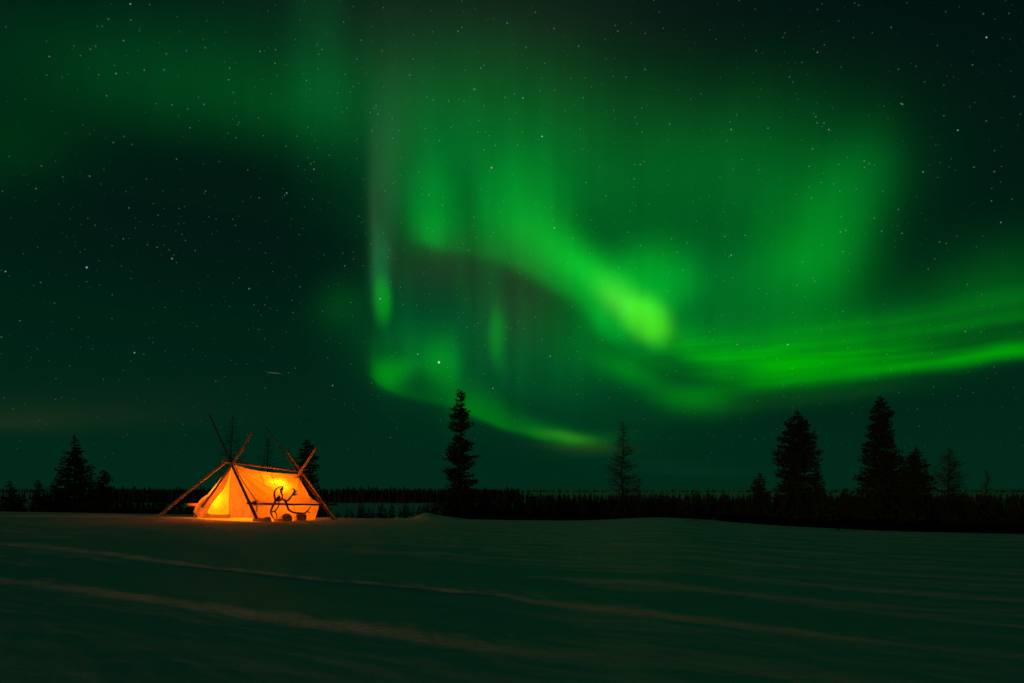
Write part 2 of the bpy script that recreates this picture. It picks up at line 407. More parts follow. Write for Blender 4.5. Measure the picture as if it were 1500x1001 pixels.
def height(X, Y, fine=True):
    X = np.asarray(X, float); Y = np.asarray(Y, float)
    Ys = np.maximum(Y, 1.0)
    u = np.clip(X / Ys, -2.2, 2.2)
    # sideways and behind the viewer the plateau simply goes on
    Dc = np.interp(u, EU, ED); row = np.interp(u, EU, ER)
    zc = CAMZ - (row - HY) / F * Dc
    t = np.clip(Y / Dc, 0, 1)
    z = zc * t * t * (3 - 2 * t)
    s = np.maximum(Y - Dc, 0)
    z = z - (5.0 + zc) * (1 - np.exp(-(s / 11.0) ** 2))
    R = np.hypot(X, Y)
    z = z + 0.10 * vnoise(X / 4.2, Y / 4.2, 3) * np.clip(R / 8, 0, 1) * np.clip((Dc - Y) / 6, 0, 1) * np.clip(Y / 4 + .5, 0, 1) * 0.6
    far = np.clip((s - 30) / 60, 0, 1)
    z = z + far * (0.5 * vnoise(X / 60, Y / 60, 5) + 0.2 * vnoise(X / 17, Y / 17, 6))
    def lump(cx, cy, sx, sy, h):
        return h * np.exp(-((X - cx) / sx) ** 2 - ((Y - cy) / sy) ** 2)
    for px, py, D, sp, sy, hp in [(622, 0, 23.3, 17, .8, 8), (648, 0, 23.6, 26, .9, 4.5), (588, 0, 23.3, 8, .4, 2.5), (598, 0, 23.0, 5, .3, 2), (582, 0, 23.4, 5, .3, 2.4), (530, 0, 24, 6, .4, 1.6),
                                  (47, 0, 23.5, 6, .3, 2.6), (75, 0, 24, 10, .4, 1.2), (160, 0, 24, 8, .4, 1.0), (222, 0, 21.2, 4, .2, 1.6), (20, 0, 24, 16, .5, 1.4), (1250, 0, 17, 10, .4, 1.2), (1483, 0, 15.3, 4, .2, 1.5)]:
        z = z + lump((px - CX) / F * D, D, sp / F * D, sy, hp / F * D)
    # clods beside the tracks
    for px, py, w, h in [(350, 808, .22, .035), (345, 810, .12, .03), (285, 803, .2, .03), (443, 820, .2, .04), (455, 823, .15, .035), (500, 820, .3, .03), (400, 772, .5, .02), (640, 806, .3, .03), (320, 805, .3, .03)]:
        cx, cy = gxy(px, py)
        z = z + lump(cx, cy, w, w * .8, h)
    if not fine: return z
    # snow machine tracks
    for i, (pts, am, h, wf, wn) in enumerate(TR):
        best = np.full(X.shape, 1e9); sg = np.zeros(X.shape); along = np.zeros(X.shape); acc = 0; amp = np.zeros(X.shape)
        for (x0, y0), (x1, y1), a0, a1 in zip(pts[:-1], pts[1:], am[:-1], am[1:]):
            dx, dy = x1 - x0, y1 - y0; L = math.hypot(dx, dy)
            tt = np.clip(((X - x0) * dx + (Y - y0) * dy) / (L * L), 0, 1)
            ex, ey = X - x0 - tt * dx, Y - y0 - tt * dy
            d = np.hypot(ex, ey); k = d < best
            side = -(ex * dy - ey * dx) / L
            best = np.where(k, d, best); sg = np.where(k, side, sg); along = np.where(k, acc + tt * L, along); amp = np.where(k, a0 + (a1 - a0) * tt, amp)
            acc += L
        d = np.where(sg > 0, best, -best)
        d = d + 0.12 * vnoise(along / 1.3, along * 0 + i, 11 + i) + 0.05 * vnoise(along / 0.3, d / 0.3, 17 + i)
        up = np.where(d > 0, 1 - np.clip(d / wf, 0, 1), 1 - np.clip(-d / wn, 0, 1))
        up = up * up * (3 - 2 * up)
        a = (1.0 + 0.6 * vnoise(along / 1.7, along * 0, 31 + i) + 0.5 * vnoise(along / 0.35, d / 0.2, 41 + i) + 0.35 * vnoise(along / 0.12, d / 0.09, 51 + i)) * amp
        z = z + h * a * up
    # wind and ski streaks running the same way
    ca, sa = 0.905, -0.425
    la, lb = X * ca + Y * sa, -X * sa + Y * ca
    near = np.clip((26 - R) / 6, 0, 1) * np.clip(Y + 1, 0, 1)
    z = z + near * (0.022 * vnoise(la / 2.5, lb / 0.35, 7) * np.clip(Y / 9, .25, 1) + 0.011 * vnoise(la / 0.9, lb / 0.14, 8) * np.clip((Y - 5) / 6, 0.1, 1)
                    + 0.010 * vnoise(X / 0.5, Y / 0.5, 9) * np.clip((Y - 3) / 6, 0.15, 1) + 0.0045 * vnoise(la / 0.35, lb / 0.09, 21) + 0.007 * vnoise(X / 0.16, Y / 0.16, 10) * np.clip((Y - 7) / 6, .3, 1)
                    + 0.016 * np.maximum(vnoise(X / 0.45, Y / 0.45, 12) + 0.5 * vnoise(X / 0.2, Y / 0.2, 13) - .22, 0) * np.clip((Y - 6) / 5, .0, 1) * 3)
    return z

def H(x, y):
    return float(height(np.array([x]), np.array([y]), False)[0])

def snow_material():
    m = bpy.data.materials.new('snow'); m.use_nodes = True
    t = m.node_tree; b = t.nodes['Principled BSDF']
    b.inputs['Roughness'].default_value = 0.75; b.inputs['Specular IOR Level'].default_value = 0.25
    g = t.nodes.new('ShaderNodeNewGeometry')
    n1 = t.nodes.new('ShaderNodeTexNoise'); n1.inputs['Scale'].default_value = 14; n1.inputs['Detail'].default_value = 6; n1.inputs['Roughness'].default_value = 0.65
    t.links.new(g.outputs['Position'], n1.inputs['Vector'])
    mp = t.nodes.new('ShaderNodeMapping'); mp.inputs['Rotation'].default_value = (0, 0, 0.44); mp.inputs['Scale'].default_value = (0.5, 5.0, 1)
    t.links.new(g.outputs['Position'], mp.inputs['Vector'])
    n2 = t.nodes.new('ShaderNodeTexNoise'); n2.inputs['Scale'].default_value = 1.2; n2.inputs['Detail'].default_value = 5
    t.links.new(mp.outputs[0], n2.inputs['Vector'])
    ad = t.nodes.new('ShaderNodeMath'); ad.operation = 'MULTIPLY_ADD'; ad.inputs[1].default_value = 1.2
    t.links.new(n2.outputs[0], ad.inputs[0]); t.links.new(n1.outputs[0], ad.inputs[2])
    bp = t.nodes.new('ShaderNodeBump'); bp.inputs['Strength'].default_value = 0.8; bp.inputs['Distance'].default_value = 0.02
    t.links.new(ad.outputs[0], bp.inputs['Height']); t.links.new(bp.outputs[0], b.inputs['Normal'])
    cr = t.nodes.new('ShaderNodeMapRange'); cr.inputs['To Min'].default_value = 0.55; cr.inputs['To Max'].default_value = 0.78
    t.links.new(n2.outputs[0], cr.inputs[0])
    cc = t.nodes.new('ShaderNodeCombineColor')
    for i in range(3): t.links.new(cr.outputs[0], cc.inputs[i])
    t.links.new(cc.outputs[0], b.inputs['Base Color'])
    return m
M_snow = snow_material()

def build_ground():
    a1 = np.linspace(-46, 46, 620)
    a2 = np.linspace(46, 314, 90)[1:-1]
    az_ = np.radians(np.concatenate([a1, a2]))
    r = [0.5]
    while r[-1] < 9000:
        q = r[-1]
        r.append(q * (1.035 if q < 3 else 1.0085 if q < 26 else 1.03))
    r = np.array(r)
    A, R = np.meshgrid(az_, r)
    X, Y = R * np.sin(A), R * np.cos(A)
    Z = height(X.ravel(), Y.ravel()).reshape(X.shape)
    V = np.stack([X, Y, Z], -1).reshape(-1, 3)
    nr_, na = X.shape
    V = np.vstack([V, [[0, 0, H(0, 0.01)]]])
    i = np.arange(nr_ - 1)[:, None] * na; j = np.arange(na)[None, :]; j2 = (j + 1) % na
    Fq = np.stack([i + j, i + j2, i + na + j2, i + na + j], -1).reshape(-1, 4)[:, ::-1]
    c = len(V) - 1
    faces = Fq.tolist() + [(c, (k + 1) % na, k) for k in range(na)]
    o = meshobj('snow_ground', V, faces, M_snow, smooth=True)
    tag(o, 'wind-packed snow field crossed by snow machine tracks', 'snow ground', kind='structure')
build_ground()

# ------------------------------------------------------------------ tree builders
class MB:
    def __init__(s): s.v = []; s.f = []
    def tube(s, pts, rad, n=6, cap=True):
        pts = [Vector(p) for p in pts]; base = len(s.v)
        for k, p in enumerate(pts):
            d = (pts[min(k + 1, len(pts) - 1)] - pts[max(k - 1, 0)]).normalized()
            a = d.cross(Vector((0, 0, 1)))
            if a.length < 0.05: a = d.cross(Vector((1, 0, 0)))
            a.normalize(); b = d.cross(a)
            for q in range(n):
                t = 2 * math.pi * q / n
                s.v.append(tuple(p + (a * math.cos(t) + b * math.sin(t)) * rad[k]))
        for k in range(len(pts) - 1):
            for q in range(n):
                i, j = base + k * n + q, base + k * n + (q + 1) % n
                s.f.append((i, j, j + n, i + n))
        if cap:
            s.f.append(tuple(base + q for q in range(n))[::-1])
            e = base + (len(pts) - 1) * n
            s.f.append(tuple(e + q for q in range(n)))
    def blade(s, p, d, L, w, rnd):
        """one small spray of needles"""
        a = d.cross(Vector((rnd.uniform(-1, 1), rnd.uniform(-1, 1), rnd.uniform(-1, 1))))
        if a.length < 1e-3: return
        a = a.normalized() * w * 0.5
        i = len(s.v); m = p + d * L * 0.45; e = p + d * L
        s.v += [tuple(p), tuple(m + a), tuple(e), tuple(m - a)]
        s.f.append((i, i + 1, i + 2, i + 3))
    def obj(s, name, mat, parent=None, smooth=False):
        return meshobj(name, s.v, s.f, mat, parent, smooth)

def prof(pts, f):
    for (a, ra), (b, rb) in zip(pts[:-1], pts[1:]):
        if f <= b: return ra + (rb - ra) * (f - a) / max(b - a, 1e-6)
    return pts[-1][1]

def spruce_mb(h, profile, seed, dens=1.0, gaps=(), blade=0.22, droop=0.25, lean=0.0, skip=0.06):
    """profile: (fraction of height from the top, crown radius in m)"""
    rnd = random.Random(seed)
    tr, cr = MB(), MB()
    lx = [0.0]; ly = [0.0]
    K = 10
    for k in range(K): lx.append(lx[-1] + rnd.uniform(-1, 1) * h * 0.004); ly.append(ly[-1] + rnd.uniform(-1, 1) * h * 0.004)
    def axis(f):      # f from top
        g = (1 - f) * K; i = min(int(g), K - 1); t = g - i
        return Vector((lx[i] + (lx[i + 1] - lx[i]) * t + lean * (1 - f) ** 2, ly[i] + (ly[i + 1] - ly[i]) * t, (1 - f) * h))
    rb = max(0.03, 0.013 * h)
    tr.tube([axis(1 - k / K) for k in range(K + 1)], [rb * (1 - k / K) ** 0.8 + 0.008 for k in range(K + 1)], 7)
    f = 0.004
    for k in range(14):
        q = rnd.random()
        cr.blade(axis(0) + Vector((0, 0, 0.10 - 0.45 * q)), Vector((rnd.uniform(-1, 1) * q, rnd.uniform(-1, 1) * q, 1)).normalized(), blade * (0.3 + 0.35 * q), blade * 0.16, rnd)
    B0 = blade
    while f < 0.97:
        R = prof(profile, f)
        blade = B0 * min(1.0, 0.38 + R * 0.9)
        gap = any(a < f < b for a, b in gaps)
        nb = max(3, int((4 + R * 3.5) * dens * (0.35 if gap else 1)))
        for _ in range(nb):
            ang = rnd.uniform(0, 2 * math.pi)
            if rnd.random() < skip: continue
            L = R * rnd.choice((0.75, 0.9, 1.0, 1.08)) * rnd.uniform(0.8, 1.05)
            o = axis(f + rnd.uniform(-.006, .006))
            d = Vector((math.cos(ang), math.sin(ang), 0))
            dr = droop * rnd.uniform(0.5, 1.4) * (0.3 + f)
            n = max(2, int(L / (blade * 0.55)) + 1)
            pts = []
            for k in range(n + 1):
                t = k / n
                pts.append(o + d * L * t + Vector((0, 0, L * (-dr * 1.5 * t + dr * 1.1 * t * t + 0.10 * t ** 3))))
            cr.tube([pts[0], pts[len(pts) // 2], pts[-1]], [0.018, 0.012, 0.005], 3, False)
            side = Vector((-d.y, d.x, 0))
            for k in range(1, n + 1):
                t = k / n
                if t < 0.2 and rnd.random() < .4: continue
                for q in range(max(2, int(3.2 * dens))):
                    dd = (d * rnd.uniform(-0.1, 1.0) + side * rnd.uniform(-1.0, 1.0) + Vector((0, 0, rnd.uniform(-0.75, 0.45)))).normalized()
                    cr.blade(pts[k] + side * rnd.uniform(-.06, .06) * (1 + L), dd, blade * rnd.uniform(0.6, 1.25), blade * rnd.uniform(.3, .5), rnd)
        f += (0.13 + 0.05 * rnd.random()) / h * (1.6 if gap else 1)
    return tr, cr

def larch_mb(h, profile, seed, dens=1.0, side_branch=None):
    rnd = random.Random(seed)
    tr, cr = MB(), MB()
    K = 8
    ax = [Vector((rnd.uniform(-1, 1) * .01 * h, rnd.uniform(-1, 1) * .01 * h, h * k / K)) for k in range(K + 1)]
    tr.tube(ax, [0.012 * h * (1 - k / K) + 0.012 for k in range(K + 1)], 6)
    def axis(f):
        g = (1 - f) * K; i = min(int(g), K - 1)
        return ax[i].lerp(ax[i + 1], g - i)
    def branch(o, d, L, r, sub):
        n = 4; pts = [o]
        cur = d.copy()
        for k in range(n):
            cur = (cur + Vector((rnd.uniform(-.15, .15), rnd.uniform(-.15, .15), rnd.uniform(-.05, .16)))).normalized()
            pts.append(pts[-1] + cur * L / n)
        cr.tube(pts, [r * (1 - .8 * k / n) for k in range(n + 1)], 3, False)
        if sub:
            m = max(3, int(L / 0.11 * dens))
            for q in range(m):
                t = rnd.uniform(0.15, 1.0) * n; i = min(int(t), n - 1)
                p = pts[i].lerp(pts[i + 1], t - i)
                sd = cur.cross(Vector((0, 0, 1))).normalized() * rnd.choice((-1, 1))
                dd = (cur * rnd.uniform(.2, .9) + sd * rnd.uniform(.3, 1) + Vector((0, 0, rnd.uniform(-.6, .35)))).normalized()
                l2 = min(0.5, 0.14 + 0.25 * L) * rnd.uniform(.5, 1.1)
                cr.tube([p, p + dd * l2 * .5, p + dd * l2 + Vector((0, 0, rnd.uniform(-.03, .05)))], [0.010, 0.008, 0.005], 3, False)
    f = 0.02
    while f < 0.95:
        R = prof(profile, f)
        for _ in range(3):
            a = rnd.uniform(0, 2 * math.pi)
            L = R * rnd.uniform(.6, 1.12)
            if L < .05: L = .05
            branch(axis(f), Vector((math.cos(a), math.sin(a), rnd.uniform(-.1, .35))).normalized(), L, 0.014 + 0.006 * L, True)
        f += 0.10 / h / dens
    if side_branch:
        for s_ in side_branch:
            branch(axis(s_[0]), Vector((s_[1], 0.1, s_[2])).normalized(), s_[3], 0.035, True)
    return tr, cr

def plant_tree(kind, px, D, top, profpx, seed, label, name, cat, lowest=None, **kw):
    """profpx: (photo row, half width in photo pixels); planted on the ground at that depth"""
    X = (px - CX) / F * D
    g = H(X, D) - 0.15
    zt = CAMZ - (top - HY) / F * D
    h = zt - g
    pr = [((zt - (CAMZ - (row - HY) / F * D)) / h, w / F * D) for row, w in profpx]
    pr = [(0.0, pr[0][1] * 0.3)] + pr + [(1.0, pr[-1][1])]
    if 'gaps' in kw:
        kw['gaps'] = [((a - top) / F * D / h, (b - top) / F * D / h) for a, b in kw['gaps']]
    root = empty(name, (X, D, g))
    tag(root, label, cat)
    tr, cr = (spruce_mb if kind == 'spruce' else larch_mb)(h, pr, seed, **kw)
    tr.obj('trunk', M_bark, root)
    cr.obj('crown', M_needle if kind == 'spruce' else M_larch, root)
    return root

plant_tree('spruce', 674, 42, 573, [(575, 6), (581, 8), (587, 7), (593, 6), (599, 11), (606, 13), (615, 16), (622, 18), (629, 14), (634, 7), (640, 12), (650, 16), (658, 17), (664, 21), (670, 25), (678, 18), (684, 22), (691, 24), (700, 22), (706, 26), (712, 18), (725, 21), (745, 24)],
           1, 'tall lone spruce with a small club of twigs at its top, left of the middle', 'spruce_tree', 'tree', blade=0.27, dens=1.05, gaps=[(631, 638), (680, 684)], droop=.12)
plant_tree('spruce', 1287, 36, 582, [(588, 7), (600, 10), (604, 15), (620, 15), (635, 16), (645, 20), (662, 24), (672, 27), (684, 24), (695, 32), (705, 30), (718, 36), (740, 38)],
           2, 'tallest spruce on the right, spiky top and heavy wide lower branches', 'spruce_tree', 'tree', blade=0.24, dens=1.35, droop=.3)
plant_tree('spruce', 1167, 36, 602, [(607, 4), (616, 11), (626, 18), (634, 17), (648, 28), (655, 26), (665, 31), (675, 28), (685, 22), (697, 25), (705, 20), (716, 27), (740, 30)],
           3, 'broad bushy spruce with a blunt rounded top, second tallest on the right', 'spruce_tree', 'tree', blade=0.24, dens=1.3, droop=.28)
plant_tree('spruce', 1195, 35, 678, [(684, 5), (695, 8), (710, 11), (730, 16), (750, 18)], 4, 'narrow spruce pressed against the right side of the broad blunt-topped spruce', 'spruce_tree', 'tree', dens=1.4)
plant_tree('spruce', 1113, 33, 694, [(700, 4), (708, 9), (716, 13), (726, 16), (745, 20)], 5, 'small pointed spruce left of the broad blunt-topped spruce, snow edge below', 'spruce_tree', 'tree', dens=1.3)
plant_tree('spruce', 1325, 37, 673, [(678, 3), (690, 6), (705, 9), (730, 14)], 6, 'thin dark spruce in the gap right of the tallest right-hand spruce', 'spruce_tree', 'tree', dens=1.3)
plant_tree('spruce', 1343, 36, 656, [(661, 4), (670, 11), (680, 15), (690, 17), (700, 21), (712, 23), (740, 28)], 7, 'mid-height dense spruce between the tallest right spruce and a bare larch', 'spruce_tree', 'tree', dens=1.4)
plant_tree('spruce', 1240, 40, 716, [(722, 5), (735, 12), (755, 16)], 8, 'low spruce between the two big spruces on the right', 'spruce_tree', 'tree', dens=1.3)
plant_tree('spruce', 111, 42, 639, [(645, 4), (651, 4.5), (654, 8), (662, 11), (670, 12), (680, 18), (688, 21), (696, 20), (706, 23), (720, 24), (745, 30)], 9, 'largest spruce at the far left with a thin spire above its tiers', 'spruce_tree', 'tree', dens=1.05, blade=.24, gaps=[(650, 653)])
plant_tree('spruce', 151, 38, 690, [(696, 7), (704, 10), (720, 11), (745, 16)], 10, 'short blunt spruce just right of the largest spruce at far left', 'spruce_tree', 'tree', dens=1.4)
plant_tree('spruce', 83, 39, 700, [(706, 6), (715, 9), (725, 11), (745, 16)], 11, 'low bushy spruce leaning on the left flank of the largest far-left spruce', 'spruce_tree', 'tree', dens=1.3)
plant_tree('spruce', 135, 41, 692, [(700, 3), (715, 5), (740, 8)], 12, 'needle-thin spruce between the largest far-left spruce and its blunt neighbour', 'spruce_tree', 'tree')
plant_tree('spruce', 57, 40, 704, [(710, 4), (720, 6), (745, 10)], 13, 'small steep spruce standing apart near the left edge', 'spruce_tree', 'tree', dens=1.3)
plant_tree('spruce', 14, 40, 706, [(712, 4), (722, 8), (745, 12)], 14, 'small spruce closest to the left edge of the picture', 'spruce_tree', 'tree', dens=1.2)
plant_tree('spruce', 447, 34, 644, [(650, 7), (658, 12), (668, 15), (680, 16), (692, 15), (705, 14), (712, 20), (722, 16), (745, 17)], 15, 'dark ragged spruce right behind the crossed poles of the tent', 'spruce_tree', 'tree', dens=1.15, blade=.22, droop=.1)
plant_tree('larch', 912, 50, 617, [(622, 4), (640, 10), (660, 17), (680, 24), (700, 27), (725, 22)], 21, 'bare see-through larch standing alone right of the middle', 'larch_tree', 'tree', dens=1.05)
plant_tree('larch', 936, 48, 700, [(706, 5), (716, 12), (730, 12)], 22, 'low bare shrub-like larch at the right foot of the lone larch', 'larch_tree', 'tree', side_branch=[(.5, 1, .4, 1.0)])
plant_tree('larch', 1390, 44, 654, [(660, 3), (672, 12), (684, 17), (700, 22), (715, 20), (735, 24)], 23, 'bare wispy larch with one long low branch, right of the dense mid-height spruce', 'larch_tree', 'tree', dens=1.3, side_branch=[(.52, 1, .22, 2.3), (.56, 1, .35, 1.9)])
plant_tree('larch', 1445, 55, 687, [(692, 3), (705, 6), (718, 10), (735, 8)], 24, 'smallest bare larch, standing alone nearest the right edge', 'larch_tree', 'tree')
plant_tree('larch', 339, 40, 608, [(616, 3), (635, 10), (650, 15), (670, 20), (690, 22), (720, 16)], 25, 'bare larch rising behind the front crossed poles of the tent', 'larch_tree', 'tree', dens=.75)
plant_tree('larch', 390, 42, 640, [(646, 3), (655, 8), (668, 13), (680, 15), (720, 14)], 26, 'small bare larch behind the ridge pole, midway along the tent', 'larch_tree', 'tree', dens=.8)

# ---- small forest spruces: a handful of shapes, each tree its own object
VAR = []
for k in range(7):
    r_ = random.Random(100 + k)
    wd = r_.uniform(.10, .2)
    tr, cr = spruce_mb(5.0, [(0, .05), (.1, wd * 1.6), (.3, wd * 3.0), (.6, wd * 4.6), (1, wd * 6)], 200 + k, dens=r_.uniform(.62, .8), blade=.30, droop=.25)
    t = MB(); t.v = tr.v + cr.v; n0 = len(tr.v); t.f = tr.f + [tuple(i + n0 for i in f) for f in cr.f]
    me = bpy.data.meshes.new('small_spruce')
    me.from_pydata(t.v, [], t.f)
    me.materials.append(M_bark); me.materials.append(M_needle)
    me.polygons.foreach_set('material_index', [0] * len(tr.f) + [1] * len(cr.f)); me.update()
    VAR.append(me)
rng = random.Random(77)
def small_spruce(px, D, top, label, group):
    X = (px - CX) / F * D
    g = H(X, D) - 0.2
    h = CAMZ - (top - HY) / F * D - g
    if h < 1.0: return
    h = min(h, 7.5)
    o = bpy.data.objects.new('small_spruce', rng.choice(VAR))
    o.location = (X, D, g); s = h / 5.0; w = s * rng.uniform(.85, 1.35) if h > 3 else s * rng.uniform(1, 1.5)
    o.scale = (w, w, s); o.rotation_euler = (rng.uniform(-.03, .03), rng.uniform(-.03, .03), rng.uniform(0, 6.28))
    link(o)
    tag(o, label, 'tree', group)
def band(n, x0, x1, D0, D1, t0, t1, label, group):
    for k in range(n):
        px = x0 + (x1 - x0) * (k + rng.uniform(-.3, 1.3)) / n
        D = D0 + (D1 - D0) * rng.random() ** 1.3
        small_spruce(px, D, rng.uniform(t0, t1) + (0 if rng.random() > .12 else -5), label, group)
band(62, 700, 1085, 36, 70, 724, 734, 'small dark spruce packed in the forest strip right of the tall lone spruce', 'forest strip right of the lone spruce')
band(20, 700, 1085, 31, 36, 738, 750, 'small dark spruce packed in the forest strip right of the tall lone spruce', 'forest strip right of the lone spruce')
band(60, 1085, 1400, 30, 60, 722, 738, 'small dark spruce crowded among the big right-hand spruces', 'undergrowth spruces on the right')
band(34, 1380, 1530, 28, 60, 728, 745, 'small dark spruce in the low forest strip by the right edge', 'forest strip at the right edge')
band(34, -30, 240, 34, 75, 722, 742, 'small dark spruce in the broken strip left of the tent', 'small spruces left of the tent')
band(12, 170, 300, 40, 85, 722, 738, 'small dark spruce in the broken strip left of the tent', 'small spruces left of the tent')
band(14, 630, 720, 34, 55, 722, 740, 'small dark spruce clustered round the foot of the tall lone spruce', 'spruces at the foot of the lone spruce')
band(5, 440, 480, 36, 48, 726, 738, 'small dark spruce directly behind the right end of the tent', 'spruces behind the tent')
for px, top in [(495, 750), (508, 745), (517, 747), (526, 738), (531, 739), (541, 744), (548, 747), (556, 740), (561, 739), (571, 740), (575, 742), (586, 745), (592, 740), (597, 737), (606, 742), (613, 740), (620, 738), (627, 736), (636, 737)]:
    small_spruce(px, rng.uniform(62, 85), top, 'small spruce on the open snow between tent and lone spruce', 'spruces on the open snow')

# ---- the far forest: reads as one mass
def far_forest():
    r_ = random.Random(5); b = MB()
    def tiny(x, y, z, h, w):
        n = 5; i = len(b.v)
        tiers = [(0.0, .75), (.28, 1.0), (.30, .62), (.58, .72), (.60, .42), (.82, .42), (1.0, .06)]
        a0 = r_.uniform(0, 6)
        for f, rr in tiers:
            for q in range(n):
                a = a0 + 2 * math.pi * q / n
                k = rr * w * r_.uniform(.7, 1.25)
                b.v.append((x + math.cos(a) * k, y + math.sin(a) * k, z + h * f + r_.uniform(-.03, .03) * h))
        for t in range(len(tiers) - 1):
            for q in range(n):
                b.f.append((i + t * n + q, i + t * n + (q + 1) % n, i + (t + 1) * n + (q + 1) % n, i + (t + 1) * n + q))
    def rowf(n, x0, x1, D0, D1, h0, h1):
        X, Y, P_ = [], [], []
        for k in range(n):
            px = r_.uniform(x0, x1); D = r_.uniform(D0, D1)
            X.append((px - CX) / F * D); Y.append(D)
        Z = height(np.array(X), np.array(Y), False)
        for x, y, z in zip(X, Y, Z):
            h = r_.uniform(h0, h1) * (1 if r_.random() > .05 else 1.25)
            tiny(x, y, z - .3, h, h * r_.uniform(.10, .17))
    rowf(2600, 130, 760, 245, 340, 4.0, 6.7)
    rowf(160, -300, 160, 250, 330, 3.0, 5.0)
    rowf(900, 740, 1800, 170, 320, 2.6, 4.6)
    rowf(900, 690, 1700, 95, 170, 2.6, 4.6)
    rowf(420, 690, 1560, 46, 95, 2.0, 4.2)
    rowf(150, -60, 230, 60, 150, 2.4, 4.2)
    rowf(170, 230, 470, 60, 150, 2.4, 4.0)
    rowf(700, -600, 180, 900, 1000, 5.0, 7.5)
    rowf(900, 700, 2000, 900, 1050, 4, 6)
    o = b.obj('far_forest', M_needle)
    tag(o, 'far dark spruce forest along the horizon', 'forest', kind='stuff')
far_forest()

# ------------------------------------------------------------------ tent
def canvas_material(name, trans, col=(0.84, 0.72, 0.40)):
    m = bpy.data.materials.new(name); m.use_nodes = True
    t = m.node_tree
    for n in list(t.nodes): t.nodes.remove(n)
    d = t.nodes.new('ShaderNodeBsdfDiffuse'); tl = t.nodes.new('ShaderNodeBsdfTranslucent')
    mx = t.nodes.new('ShaderNodeMixShader'); o = t.nodes.new('ShaderNodeOutputMaterial')
    tcn = t.nodes.new('ShaderNodeTexCoord')
    n = t.nodes.new('ShaderNodeTexNoise'); n.inputs['Scale'].default_value = 2.2; n.inputs['Detail'].default_value = 5
    t.links.new(tcn.outputs['Object'], n.inputs['Vector'])
    r = t.nodes.new('ShaderNodeMapRange'); r.inputs['From Min'].default_value = .3; r.inputs['From Max'].default_value = .7
    r.inputs['To Min'].default_value = 0.86; r.inputs['To Max'].default_value = 1.06
    t.links.new(n.outputs[0], r.inputs[0])
    v = t.nodes.new('ShaderNodeVectorMath'); v.operation = 'SCALE'; v.inputs[0].default_value = col
    t.links.new(r.outputs[0], v.inputs['Scale'])
    t.links.new(v.outputs[0], d.inputs['Color']); t.links.new(v.outputs[0], tl.inputs['Color'])
    nb = t.nodes.new('ShaderNodeTexNoise'); nb.inputs['Scale'].default_value = 5; nb.inputs['Detail'].default_value = 4
    t.links.new(tcn.outputs['Object'], nb.inputs['Vector'])
    bp = t.nodes.new('ShaderNodeBump'); bp.inputs['Strength'].default_value = .9; bp.inputs['Distance'].default_value = .06
    t.links.new(nb.outputs[0], bp.inputs['Height'])
    t.links.new(bp.outputs[0], d.inputs['Normal']); t.links.new(bp.outputs[0], tl.inputs['Normal'])
    mx.inputs[0].default_value = trans
    t.links.new(d.outputs[0], mx.inputs[1]); t.links.new(tl.outputs[0], mx.inputs[2]); t.links.new(mx.outputs[0], o.inputs[0])
    return m
M_canvas = canvas_material('canvas', 0.42)
M_thin = canvas_material('thin_canvas', 0.75)
M_thick = canvas_material('doubled_canvas', 0.32)

def curve_pt(pts, t):
    """smooth point on a polyline, t in 0..1 by length"""
    L = [0]
    for a, b in zip(pts[:-1], pts[1:]): L.append(L[-1] + (b - a).length)
    s = t * L[-1]
    for i in range(len(pts) - 1):
        if s <= L[i + 1] + 1e-9:
            k = (s - L[i]) / max(L[i + 1] - L[i], 1e-9)
            p0 = pts[max(i - 1, 0)]; p1 = pts[i]; p2 = pts[i + 1]; p3 = pts[min(i + 2, len(pts) - 1)]
            return 0.5 * ((2 * p1) + (p2 - p0) * k + (2 * p0 - 5 * p1 + 4 * p2 - p3) * k * k + (3 * p1 - p0 - 3 * p2 + p3) * k ** 3)
    return pts[-1].copy()

def cloth(name, top, bot, left, right, mat, parent, wr=None, n=56, m=40, label=None):
    """Coons patch between four edge curves (top and bottom run left to right, left and right run top to bottom)"""
    V = []
    nrm = ((top[-1] - top[0] + bot[-1] - bot[0]).cross(bot[0] - top[0] + bot[-1] - top[-1])).normalized()
    for j in range(m + 1):
        v = j / m
        for i in range(n + 1):
            u = i / n
            c = curve_pt(top, u) * (1 - v) + curve_pt(bot, u) * v
            d = curve_pt(left, v) * (1 - u) + curve_pt(right, v) * u
            b = (top[0] * (1 - u) + top[-1] * u) * (1 - v) + (bot[0] * (1 - u) + bot[-1] * u) * v
            p = c + d - b
            if wr: p = p + nrm * wr(u, v)
            V.append(tuple(p))
    Fc = [(j * (n + 1) + i, j * (n + 1) + i + 1, (j + 1) * (n + 1) + i + 1, (j + 1) * (n + 1) + i) for j in range(m) for i in range(n)]
    o = meshobj(name, V, Fc, mat, parent, smooth=True)
    if label: o['label'] = label
    return o

tent_base = Vector((-10.0, 22.3, 0))
tent_base.z = H(tent_base.x, tent_base.y)
tent = empty('canvas_tent', tent_base)
tag(tent, 'glowing orange canvas wall tent slung from crossed wooden poles on the snow', 'tent')
def rel(p): return p - tent_base
def Q(px, py, D): return rel(P(px, py, D))

A = Q(341, 679, 21.5); B = Q(434, 695, 23.95)
EF = Q(376, 735, 20.95); EB = Q(468, 737.5, 23.15)             # eave corners, near side
BF = Q(375, 758.5, 20.9); BB = Q(461, 763, 23.1)
LF = Q(289, 758, 22.15); LFe = Q(285, 743, 22.3)
rnd = random.Random(3)

